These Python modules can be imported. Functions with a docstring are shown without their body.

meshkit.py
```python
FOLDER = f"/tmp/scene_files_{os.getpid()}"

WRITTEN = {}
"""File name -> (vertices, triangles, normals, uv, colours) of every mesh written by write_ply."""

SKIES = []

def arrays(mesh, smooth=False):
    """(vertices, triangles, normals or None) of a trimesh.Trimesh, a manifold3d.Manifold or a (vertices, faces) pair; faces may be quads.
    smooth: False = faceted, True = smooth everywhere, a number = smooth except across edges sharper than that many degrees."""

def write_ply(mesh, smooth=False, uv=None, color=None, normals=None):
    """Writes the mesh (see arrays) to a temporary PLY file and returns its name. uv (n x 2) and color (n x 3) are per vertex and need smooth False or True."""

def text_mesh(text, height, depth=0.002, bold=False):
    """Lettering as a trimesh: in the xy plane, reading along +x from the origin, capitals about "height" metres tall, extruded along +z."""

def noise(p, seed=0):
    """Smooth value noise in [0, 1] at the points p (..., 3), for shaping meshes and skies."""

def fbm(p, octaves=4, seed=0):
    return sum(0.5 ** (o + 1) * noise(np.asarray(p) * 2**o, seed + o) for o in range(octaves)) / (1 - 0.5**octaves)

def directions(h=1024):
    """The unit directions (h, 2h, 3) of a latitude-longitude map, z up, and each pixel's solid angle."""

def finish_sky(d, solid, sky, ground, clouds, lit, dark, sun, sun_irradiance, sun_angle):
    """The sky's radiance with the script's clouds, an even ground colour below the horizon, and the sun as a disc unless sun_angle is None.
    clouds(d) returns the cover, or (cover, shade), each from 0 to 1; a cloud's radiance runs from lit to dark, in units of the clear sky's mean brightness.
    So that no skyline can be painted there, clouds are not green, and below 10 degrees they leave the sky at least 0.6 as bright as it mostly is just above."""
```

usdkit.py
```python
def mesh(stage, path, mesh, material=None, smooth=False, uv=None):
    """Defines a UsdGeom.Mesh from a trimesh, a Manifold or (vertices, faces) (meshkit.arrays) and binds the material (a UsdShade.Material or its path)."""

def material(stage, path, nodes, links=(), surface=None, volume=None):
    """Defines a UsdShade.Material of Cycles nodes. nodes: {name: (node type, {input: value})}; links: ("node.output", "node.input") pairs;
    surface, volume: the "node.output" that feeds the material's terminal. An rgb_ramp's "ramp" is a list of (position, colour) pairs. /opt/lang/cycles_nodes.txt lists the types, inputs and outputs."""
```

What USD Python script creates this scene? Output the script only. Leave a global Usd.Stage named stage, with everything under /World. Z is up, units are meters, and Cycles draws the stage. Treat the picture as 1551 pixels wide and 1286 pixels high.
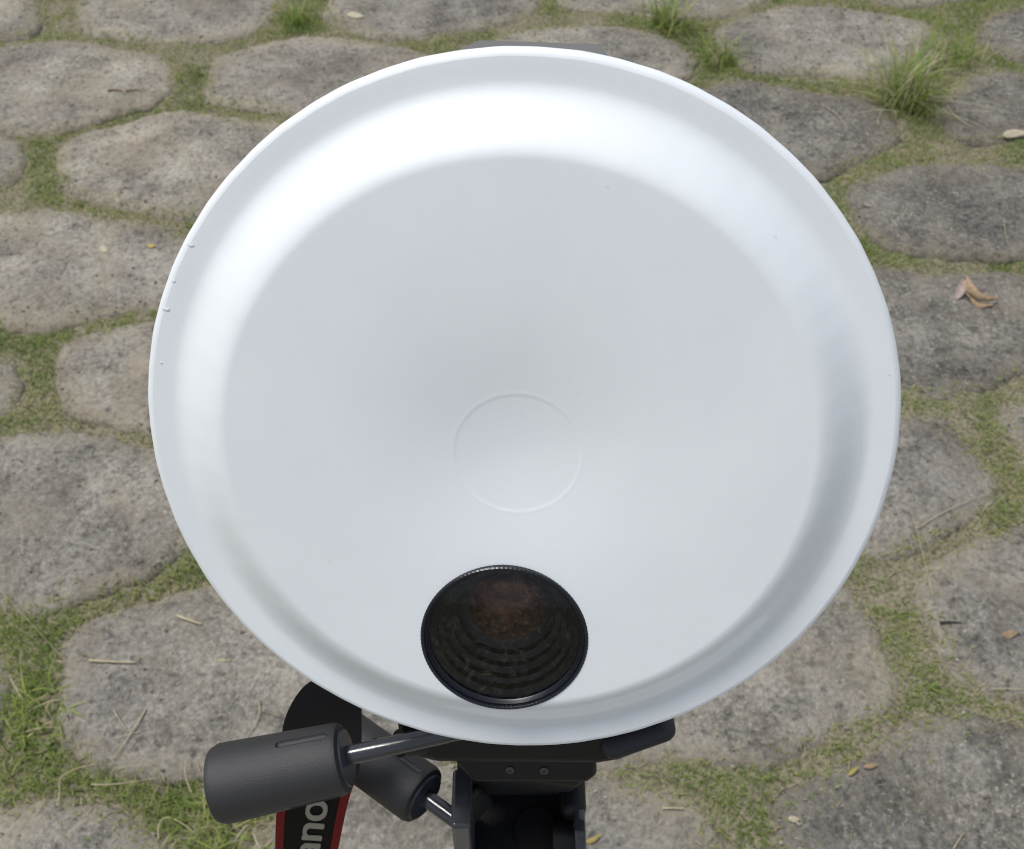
import math, random
import numpy as np
import trimesh, shapely, shapely.geometry as sg, shapely.ops as so
import manifold3d as m3
from scipy.spatial import Delaunay
import usdkit, meshkit
from pxr import Usd, UsdGeom, UsdLux, UsdShade, Gf, Sdf

random.seed(7)
RNG = np.random.default_rng(7)
stage = Usd.Stage.CreateInMemory()
UsdGeom.SetStageUpAxis(stage, 'Z'); UsdGeom.SetStageMetersPerUnit(stage, 1.0)
W = UsdGeom.Xform.Define(stage, '/World'); stage.SetDefaultPrim(W.GetPrim())
UsdGeom.Scope.Define(stage, '/World/Looks')

# ---------------------------------------------------------------- camera, sky, sun, exposure
PITCH, HEIGHT, FPX, PW, PH = math.radians(49.6), 1.40, 1570.0, 1551.0, 1286.0
cam = UsdGeom.Camera.Define(stage, '/World/camera')
cam.CreateHorizontalApertureAttr(6.0); cam.CreateVerticalApertureAttr(6.0 * PH / PW)
cam.CreateFocalLengthAttr(6.0 * FPX / PW)
cam.CreateFStopAttr(4.0); cam.CreateFocusDistanceAttr(0.45)
cam.CreateClippingRangeAttr((0.02, 1000.0))
cam.CreateExposureAttr(1.70)
cx_ = UsdGeom.Xformable(cam); cx_.AddTranslateOp().Set((0, 0, HEIGHT)); cx_.AddRotateXOp().Set(90 - math.degrees(PITCH))

SUN_DIR = np.array([-0.35, 0.08, 0.93]); SUN_DIR /= np.linalg.norm(SUN_DIR)
SUN_EL, SUN_ROT = math.asin(SUN_DIR[2]), math.atan2(SUN_DIR[0], SUN_DIR[1])
sun = UsdLux.DistantLight.Define(stage, '/World/sun')
sun.CreateIntensityAttr(0.25); sun.CreateAngleAttr(22.0); sun.CreateColorAttr((1.0, 0.975, 0.94)); sun.GetPrim().CreateAttribute('inputs:normalize', Sdf.ValueTypeNames.Bool).Set(True)
z = Gf.Vec3d(*map(float, SUN_DIR)); rot = Gf.Rotation(Gf.Vec3d(0, 0, 1), z)
sun.AddTransformOp().Set(Gf.Matrix4d(rot, Gf.Vec3d(0, 0, 0)))
dome = UsdLux.DomeLight.Define(stage, '/World/sky')
sky_mat = usdkit.material(stage, '/World/Looks/sky_overcast', {
    'tc': ('texture_coordinate', {}), 'mp': ('mapping', {'scale': (1, 1, 2.2)}),
    'n': ('noise_texture', {'scale': 2.2, 'detail': 6, 'roughness': 0.6}),
    'r': ('rgb_ramp', {'ramp': [(0.0, (0.62,) * 3), (0.42, (0.7,) * 3), (0.7, (0.97,) * 3), (1.0, (1,) * 3)]}),
    's': ('sky_texture', {'sky_type': 'single_scattering', 'sun_disc': False, 'sun_elevation': SUN_EL, 'sun_rotation': SUN_ROT, 'aerosol_density': 2.0}),
    'mx': ('mix_color', {'b': (2.22, 2.35, 2.58), 'use_clamp': False}), 'bg': ('background_shader', {'strength': 0.06})},
    [('tc.generated', 'mp.vector'), ('mp.vector', 'n.vector'), ('n.fac', 'r.fac'), ('r.color', 'mx.fac'), ('s.color', 'mx.a'), ('mx.result', 'bg.color')], surface='bg.background')
UsdShade.MaterialBindingAPI.Apply(dome.GetPrim()).Bind(sky_mat)
dome.GetPrim().SetCustomDataByKey('kind', 'structure')

# ---------------------------------------------------------------- helpers
CP, SP = math.cos(PITCH), math.sin(PITCH)
CAM = np.array([0, 0, HEIGHT]); RT = np.array([1.0, 0, 0]); FW = np.array([0, CP, -SP]); DN = np.array([0, -SP, -CP])
def at(px, py, d):
    """The place that lies d metres deep in the photograph at (px, py)."""
    return CAM + RT * (px - PW / 2) / FPX * d + DN * (py - PH / 2) / FPX * d + FW * d
def on_ground(px, py, zz=0.0):
    r = at(px, py, 1.0) - CAM
    return CAM + r * (zz - HEIGHT) / r[2]
used = {}
def fresh(parent, name):
    n = used.get((parent, name), 0); used[(parent, name)] = n + 1
    return f'{parent}/{name}' + (f'_{n:03d}' if n else '')
def tag(p, label=None, cat=None, group=None, kind=None):
    p = p.GetPrim() if hasattr(p, 'GetPrim') else p
    for k, v in (('label', label), ('category', cat), ('group', group), ('kind', kind)):
        if v: p.SetCustomDataByKey(k, v)
    return p
def thing(name, label=None, cat=None, group=None, kind=None, loc=(0, 0, 0)):
    x = UsdGeom.Xform.Define(stage, fresh('/World', name)); x.AddTranslateOp().Set(tuple(map(float, loc)))
    x.GetPrim().SetCustomDataByKey('base', Gf.Vec3d(*map(float, loc))) if False else None
    LOC[str(x.GetPath())] = np.array(loc, float)
    return tag(x, label, cat, group, kind)
LOC = {}
def obj(name, mesh, mat, parent=None, smooth=30, uv=None, label=None):
    par = '/World' if parent is None else str(parent.GetPath())
    v, f, _ = meshkit.arrays(mesh, False)
    root = '/'.join(par.split('/')[:3])
    if parent is not None: v = v - LOC.get(root, np.zeros(3))
    m = usdkit.mesh(stage, fresh(par, name), (v, f), mat, smooth=smooth, uv=uv)
    if label: m.GetPrim().SetCustomDataByKey('label', label)
    return m.GetPrim()
def M(name, nodes, links=(), surface='p.BSDF'):
    return usdkit.material(stage, f'/World/Looks/{name}', nodes, links, surface=surface)
def rbox(size, r, seg=16):
    """A box with rounded edges, centred."""
    s = np.array(size) / 2 - r
    sph = m3.Manifold.sphere(r, seg)
    return m3.Manifold.batch_hull([sph.translate((sx * s[0], sy * s[1], sz * s[2])) for sx in (-1, 1) for sy in (-1, 1) for sz in (-1, 1)])
def tm(man):
    q = man.to_mesh(); return trimesh.Trimesh(q.vert_properties[:, :3], q.tri_verts, process=False)
def frame(o, x, y, zz):
    T = np.eye(4); T[:3, 0], T[:3, 1], T[:3, 2], T[:3, 3] = x, y, zz, o; return T
def axis_frame(a, b):
    d = (b - a) / np.linalg.norm(b - a); t = np.array([0, 0, 1.0]) if abs(d[2]) < .9 else np.array([1.0, 0, 0])
    x = np.cross(t, d); x /= np.linalg.norm(x); return frame(a, x, np.cross(d, x), d)
def lathe(profile, n=64, closed=False, wob=None):
    """profile (r, z) turned about z; wob(theta) scales r."""
    p = np.array(profile, float); t = np.linspace(0, 2 * math.pi, n, endpoint=False)
    k = np.ones(n) if wob is None else wob(t)
    v = np.stack([p[:, None, 0] * np.cos(t) * k, p[:, None, 0] * np.sin(t) * k, np.repeat(p[:, 1:2], n, 1)], -1).reshape(-1, 3)
    m, f = len(p), []
    for i in range(m if closed else m - 1):
        a, b = i * n + np.arange(n), ((i + 1) % m) * n + np.arange(n)
        a1, b1 = np.roll(a, -1), np.roll(b, -1)
        f += [np.stack([a, b, b1], 1), np.stack([a, b1, a1], 1)]
    t_ = trimesh.Trimesh(v, np.vstack(f), process=False); t_.merge_vertices(); t_.update_faces(t_.nondegenerate_faces())
    t_.fix_normals(); return t_
def moved(mesh, T):
    m = mesh.copy(); m.apply_transform(T); return m
def tube(pts, rad, sides=8, cap=True):
    p = np.array(pts, float); r = np.broadcast_to(rad, (len(p),)).astype(float)
    t = np.gradient(p, axis=0); t /= np.linalg.norm(t, axis=1, keepdims=True) + 1e-12
    ref = np.array([0, 0, 1.0]) if abs(t[:, 2]).mean() < .8 else np.array([1.0, 0, 0])
    a = np.cross(t, ref); a /= np.linalg.norm(a, axis=1, keepdims=True) + 1e-12; b = np.cross(t, a)
    g = np.arange(sides) * 2 * math.pi / sides
    v = (p[:, None] + r[:, None, None] * (np.cos(g)[None, :, None] * a[:, None] + np.sin(g)[None, :, None] * b[:, None])).reshape(-1, 3)
    f = []
    for i in range(len(p) - 1):
        for j in range(sides):
            q = [i * sides + j, i * sides + (j + 1) % sides, (i + 1) * sides + (j + 1) % sides, (i + 1) * sides + j]
            f += [[q[0], q[2], q[1]], [q[0], q[3], q[2]]]
    if cap:
        n = len(v); v = np.vstack([v, p[:1], p[-1:]]); e = (len(p) - 1) * sides
        for j in range(sides):
            f += [[n, j, (j + 1) % sides], [n + 1, e + (j + 1) % sides, e + j]]
    m = trimesh.Trimesh(v, np.array(f), process=False); m.fix_normals(); return m
def spline(pts, n):
    p = np.array(pts, float); t = np.linspace(0, len(p) - 1, n)
    from scipy.interpolate import CubicSpline
    return CubicSpline(np.arange(len(p)), p)(t)
def cat(ms): return trimesh.util.concatenate(ms)

# ---------------------------------------------------------------- materials
def stone_material(name, dark, mid, light, dirt):
    return M(name, {
        'g': ('geometry', {}), 'st': ('uvmap', {'attribute': 'st'}), 'sx': ('separate_xyz', {}),
        'n1': ('noise_texture', {'scale': 9, 'detail': 5, 'roughness': 0.65}),
        'n2': ('noise_texture', {'scale': 105, 'detail': 5, 'roughness': 0.78}),
        'n3': ('noise_texture', {'scale': 55, 'detail': 4, 'roughness': 0.68}),
        'v': ('voronoi_texture', {'scale': 230, 'feature': 'f1'}),
        'r1': ('rgb_ramp', {'ramp': [(0.385, dark), (0.5, mid), (0.61, light)]}),
        'mixn': ('mix_float', {'fac': 0.55}),
        'vs': ('separate_color', {}), 'dn': ('noise_texture', {'scale': 170, 'detail': 3}), 'dm': ('vector_math', {'math_type': 'multiply_add', 'vector2': (.012, .012, .012)}),
        'fl': ('rgb_ramp', {'ramp': [(0.0, (0,) * 3), (0.80, (0,) * 3), (0.93, (0.35,) * 3), (1, (0.7,) * 3)]}),
        'mfl': ('mix_color', {'b': (0.40, 0.37, 0.31)}),
        'pit': ('rgb_ramp', {'ramp': [(0.30, (0.30,) * 3), (0.48, (1,) * 3)]}),
        'mp': ('mix_color', {'blend_type': 'multiply', 'fac': 0.85}),
        'n4': ('noise_texture', {'scale': 6.5, 'detail': 7, 'roughness': 0.72, 'distortion': 0.4}), 'r4': ('rgb_ramp', {'ramp': [(0.48, (0,) * 3), (0.68, (0.6,) * 3)]}), 'm4': ('mix_color', {'b': dirt}),
        'n5': ('noise_texture', {'scale': 3.1, 'detail': 4, 'roughness': 0.6}), 'r5': ('rgb_ramp', {'ramp': [(0.32, (0.70, 0.70, 0.72)), (0.5, (1, 1, 1)), (0.68, (1.18, 1.16, 1.12))]}), 'm5': ('mix_color', {'blend_type': 'multiply', 'fac': 1.0, 'use_clamp': False}),
        'ne': ('math', {'math_type': 'multiply_add', 'value2': 0.16, 'value3': -0.08}),
        'ed': ('math', {'math_type': 'subtract'}),
        'er': ('map_range', {'from_min': -0.02, 'from_max': 0.055, 'to_min': 0.75, 'to_max': 0.0, 'clamp': True}),
        'md': ('mix_color', {'b': dirt}),
        'h': ('math', {'math_type': 'multiply_add', 'value2': 0.8}),
        'b': ('bump', {'strength': 0.95, 'distance': 0.0070}),
        'p': ('principled_bsdf', {'roughness': 0.88, 'specular_ior_level': 0.25})},
        [('g.position', 'n1.vector'), ('g.position', 'n2.vector'), ('g.position', 'n3.vector'), ('g.position', 'dn.vector'), ('dn.color', 'dm.vector1'), ('g.position', 'dm.vector3'), ('dm.vector', 'v.vector'),
         ('n1.fac', 'mixn.a'), ('n2.fac', 'mixn.b'), ('mixn.result', 'r1.fac'), ('v.color', 'vs.color'), ('vs.r', 'fl.fac'), ('fl.color', 'mfl.fac'), ('r1.color', 'mfl.a'),
         ('n3.fac', 'pit.fac'), ('mfl.result', 'mp.a'), ('pit.color', 'mp.b'),
         ('st.UV', 'sx.vector'), ('n3.fac', 'ne.value1'), ('sx.x', 'ed.value1'), ('ne.value', 'ed.value2'), ('ed.value', 'er.value'), ('er.result', 'md.fac'), ('g.position', 'n4.vector'), ('n4.fac', 'r4.fac'), ('r4.color', 'm4.fac'), ('mp.result', 'm4.a'), ('g.position', 'n5.vector'), ('n5.fac', 'r5.fac'), ('m4.result', 'm5.a'), ('r5.color', 'm5.b'), ('m5.result', 'md.a'),
         ('n2.fac', 'h.value1'), ('n3.fac', 'h.value3'), ('h.value', 'b.height'), ('b.normal', 'p.normal'), ('md.result', 'p.base_color')])
STONES = [stone_material('stone_grey', (0.110, 0.104, 0.090), (0.232, 0.217, 0.187), (0.385, 0.362, 0.315), (0.275, 0.237, 0.178)),
          stone_material('stone_warm', (0.125, 0.115, 0.097), (0.262, 0.240, 0.202), (0.41, 0.38, 0.325), (0.30, 0.255, 0.188)),
          stone_material('stone_dark_shaded', (0.074, 0.071, 0.064), (0.158, 0.149, 0.131), (0.28, 0.265, 0.232), (0.21, 0.182, 0.138))]  # last one: darker copy for right-hand stones, upper-right shade put into its colour
soil = M('soil', {'g': ('geometry', {}), 'n1': ('noise_texture', {'scale': 14, 'detail': 6, 'roughness': 0.7}), 'n2': ('noise_texture', {'scale': 160, 'detail': 4, 'roughness': 0.7}),
    'r1': ('rgb_ramp', {'ramp': [(0.34, (0.265, 0.232, 0.175)), (0.54, (0.215, 0.195, 0.13)), (0.70, (0.145, 0.16, 0.07))]}),
    'r2': ('rgb_ramp', {'ramp': [(0.3, (0.35,) * 3), (0.6, (1.2,) * 3)]}), 'mx': ('mix_color', {'blend_type': 'multiply', 'fac': 1.0, 'use_clamp': False}),
    'b': ('bump', {'strength': 0.9, 'distance': 0.006}), 'p': ('principled_bsdf', {'roughness': 0.95, 'specular_ior_level': 0.1})},
    [('g.position', 'n1.vector'), ('g.position', 'n2.vector'), ('n1.fac', 'r1.fac'), ('n2.fac', 'r2.fac'), ('r1.color', 'mx.a'), ('r2.color', 'mx.b'), ('mx.result', 'p.base_color'), ('n2.fac', 'b.height'), ('b.normal', 'p.normal')])
def blade_material(name, ramp):
    return M(name, {'st': ('uvmap', {'attribute': 'st'}), 'sx': ('separate_xyz', {}), 'r': ('rgb_ramp', {'ramp': ramp}),
        'p': ('principled_bsdf', {'roughness': 0.6, 'specular_ior_level': 0.25}), 't': ('translucent_bsdf', {}), 'm': ('mix_closure', {'fac': 0.42})},
        [('st.UV', 'sx.vector'), ('sx.x', 'r.fac'), ('r.color', 'p.base_color'), ('r.color', 't.color'), ('p.BSDF', 'm.closure1'), ('t.BSDF', 'm.closure2')], surface='m.closure')
grass_mat = blade_material('grass_blades', [(0.0, (0.135, 0.205, 0.04)), (0.25, (0.225, 0.305, 0.075)), (0.5, (0.305, 0.355, 0.115)), (0.66, (0.38, 0.375, 0.17)), (0.8, (0.40, 0.345, 0.20)), (0.92, (0.48, 0.41, 0.27)), (1.0, (0.54, 0.48, 0.34))])
straw_mat = blade_material('straw', [(0.0, (0.22, 0.17, 0.10)), (0.4, (0.40, 0.34, 0.21)), (0.8, (0.52, 0.47, 0.33)), (1.0, (0.60, 0.56, 0.44))])
tuft_mat = blade_material('tuft_blades', [(0.0, (0.11, 0.20, 0.04)), (0.3, (0.19, 0.29, 0.06)), (0.6, (0.29, 0.35, 0.09)), (0.8, (0.38, 0.36, 0.13)), (1.0, (0.5, 0.44, 0.27))])
def plain(name, col, rough=0.5, bump=None, spec=0.5, **kw):
    nodes = {'p': ('principled_bsdf', {'base_color': col, 'roughness': rough, 'specular_ior_level': spec, **kw})}; links = []
    if bump:
        nodes |= {'tc': ('texture_coordinate', {}), 'n': ('noise_texture', {'scale': bump[0], 'detail': 3, 'roughness': 0.6}), 'b': ('bump', {'strength': bump[1], 'distance': bump[2]}),
                  'r': ('map_range', {'from_min': 0.3, 'from_max': 0.7, 'to_min': rough - 0.08, 'to_max': rough + 0.08})}
        links = [('tc.object', 'n.vector'), ('n.fac', 'b.height'), ('b.normal', 'p.normal'), ('n.fac', 'r.value'), ('r.result', 'p.roughness')]
    return M(name, nodes, links)
def mottled(name, c1, c2, scale=60, rough=0.7, bumpd=0.0006):
    return M(name, {'tc': ('texture_coordinate', {}), 'n': ('noise_texture', {'scale': scale, 'detail': 5, 'roughness': 0.65}), 'r': ('rgb_ramp', {'ramp': [(0.3, c1), (0.7, c2)]}),
        'b': ('bump', {'strength': 0.6, 'distance': bumpd}), 'p': ('principled_bsdf', {'roughness': rough, 'specular_ior_level': 0.3})},
        [('tc.object', 'n.vector'), ('n.fac', 'r.fac'), ('r.color', 'p.base_color'), ('n.fac', 'b.height'), ('b.normal', 'p.normal')])
white_plastic = M('white_plastic', {'tc': ('texture_coordinate', {}), 'n1': ('noise_texture', {'scale': 900, 'detail': 2}), 'n2': ('noise_texture', {'scale': 18, 'detail': 4, 'roughness': 0.6}),
    
    'r': ('rgb_ramp', {'ramp': [(0.3, (0.735, 0.768, 0.785)), (0.7, (0.775, 0.803, 0.82))]}), 'rr': ('map_range', {'from_min': 0.3, 'from_max': 0.7, 'to_min': 0.46, 'to_max': 0.58}),
    'b': ('bump', {'strength': 0.09, 'distance': 0.0003}),
    'sv': ('voronoi_texture', {'scale': 130}), 'sc': ('separate_color', {}), 'sd': ('map_range', {'from_min': 0.05, 'from_max': 0.13, 'to_min': 1, 'to_max': 0, 'clamp': True}), 'sr': ('rgb_ramp', {'ramp': [(0.9, (0,) * 3), (0.99, (0.28,) * 3)]}),
    'sm': ('math', {'math_type': 'multiply'}), 'ms': ('mix_color', {'b': (0.42, 0.40, 0.36)}),
    'p': ('principled_bsdf', {'ior': 1.5, 'specular_ior_level': 0.5})},
    [('tc.object', 'n1.vector'), ('tc.object', 'n2.vector'), ('n2.fac', 'r.fac'), ('tc.object', 'sv.vector'), ('sv.color', 'sc.color'), ('sv.distance', 'sd.value'), ('sc.r', 'sr.fac'), ('sd.result', 'sm.value1'), ('sr.color', 'sm.value2'), ('sm.value', 'ms.fac'), ('r.color', 'ms.a'), ('ms.result', 'p.base_color'), ('n2.fac', 'rr.value'), ('rr.result', 'p.roughness'),
     ('n1.fac', 'b.height'), ('b.normal', 'p.normal')])
black_plastic = plain('black_plastic', (0.0065, 0.0065, 0.007), 0.48, (700, 0.3, 0.0006), 0.35)
lever_navy = plain('lever_navy', (0.013, 0.0135, 0.019), 0.5, (700, 0.3, 0.0006), 0.5)
black_matte = plain('black_matte', (0.006, 0.006, 0.006), 0.7, (900, 0.3, 0.0006), 0.25)
grip_foam = plain('grip_foam', (0.0125, 0.0125, 0.0145), 0.56, (1700, 0.55, 0.0006), 0.7)
grip_end = plain('grip_end', (0.016, 0.018, 0.026), 0.4)
rod_metal = plain('rod_metal', (0.035, 0.036, 0.042), 0.2, (300, 0.06, 0.0003), 0.7)
strap_vinyl = plain('strap_vinyl', (0.006, 0.006, 0.009), 0.6, (500, 0.3, 0.0005), 0.3)
strap_cloth = plain('strap_cloth', (0.005, 0.005, 0.005), 0.85, (1200, 0.5, 0.0006), 0.12)
strap_red = plain('strap_red', (0.15, 0.005, 0.007), 0.8, (1200, 0.5, 0.0006), 0.2)
strap_letter = plain('strap_letter', (0.29, 0.275, 0.225), 0.8, (1500, 0.5, 0.0005), 0.2)
flash_grey = plain('flash_grey', (0.13, 0.132, 0.142), 0.42, (600, 0.2, 0.0005))
ring_black = plain('ring_black', (0.006, 0.0075, 0.012), 0.34, (600, 0.15, 0.0003))
front_glass = M('front_glass', {'tc': ('texture_coordinate', {}), 'n': ('noise_texture', {'scale': 130, 'detail': 7, 'roughness': 0.8, 'distortion': 2.5}),
    'r': ('rgb_ramp', {'ramp': [(0.50, (0.002,) * 3), (0.58, (0.025,) * 3), (0.68, (0.13,) * 3)]}), 'f': ('fresnel', {'IOR': 1.40}), 't': ('transparent_bsdf', {'color': (0.92, 0.93, 0.95)}), 'g': ('glossy_bsdf', {'color': (0.75, 0.72, 0.85), 'roughness': 0.03}),
    'd': ('diffuse_bsdf', {'color': (0.25, 0.24, 0.16)}), 'm': ('mix_closure', {}), 'm2': ('mix_closure', {})},
    [('tc.object', 'n.vector'), ('n.fac', 'r.fac'), ('f.fac', 'm.fac'), ('t.BSDF', 'm.closure1'), ('g.BSDF', 'm.closure2'), ('r.color', 'm2.fac'), ('m.closure', 'm2.closure1'), ('d.BSDF', 'm2.closure2')], surface='m2.closure')  # diffuse film: smudges, plus grass reflections painted in as brown-green streaks
tube_black = mottled('tube_black', (0.008, 0.010, 0.008), (0.055, 0.060, 0.042), 140, 0.45)
inner_glass_painted_reflection = M('inner_glass_painted_reflection', {'tc': ('texture_coordinate', {}), 'n': ('noise_texture', {'scale': 95, 'detail': 6, 'roughness': 0.7, 'distortion': 2.0}), 'r': ('rgb_ramp', {'ramp': [(0.38, (0.022, 0.016, 0.013)), (0.5, (0.07, 0.038, 0.025)), (0.64, (0.17, 0.09, 0.05))]}),
    'p': ('principled_bsdf', {'roughness': 0.25, 'specular_tint': (0.9, 0.5, 0.3)})}, [('tc.object', 'n.vector'), ('n.fac', 'r.fac'), ('r.color', 'p.base_color')])  # brown mottling imitates reflections in the lens, painted into the colour

# ---------------------------------------------------------------- ground, paving
TOP = 0.010
def soil_h(x, y):
    p = np.stack([np.asarray(x, float), np.asarray(y, float), np.zeros(np.shape(x))], -1)
    near_ = np.exp(-(np.maximum(np.abs(p[..., 0]) - 1.7, 0) + np.maximum(np.abs(p[..., 1] - 1.6) - 1.6, 0)))
    return -.0060 + near_ * ((meshkit.fbm(p * 11, 3, 31) - .5) * .022 + (meshkit.fbm(p * 60, 2, 33) - .5) * .007 + .0050)
gx = np.r_[-150, -40, -10, -5, np.arange(-3.3, -1.66, .06), np.arange(-1.65, 1.651, .0125), np.arange(1.71, 3.3, .06), 5, 10, 40, 150]
gy = np.r_[-150, -40, -10, -4, np.arange(-1, .14, .06), np.arange(.17, 3.05, .0125), np.arange(3.1, 4.6, .06), 7, 15, 40, 150]
GX, GY = np.meshgrid(gx, gy); nx, ny = len(gx), len(gy); gi = np.arange(nx * ny).reshape(ny, nx)
ground = obj('ground', (np.stack([GX, GY, soil_h(GX, GY)], -1).reshape(-1, 3), np.stack([gi[:-1, :-1], gi[:-1, 1:], gi[1:, 1:], gi[1:, :-1]], -1).reshape(-1, 4)), soil, smooth=True)
tag(ground, 'brown and green soil under and between the paving stones', kind='structure')
pavement = thing('pavement', 'crazy paving of rounded grey stones with grass in the joints', kind='structure')
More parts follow.
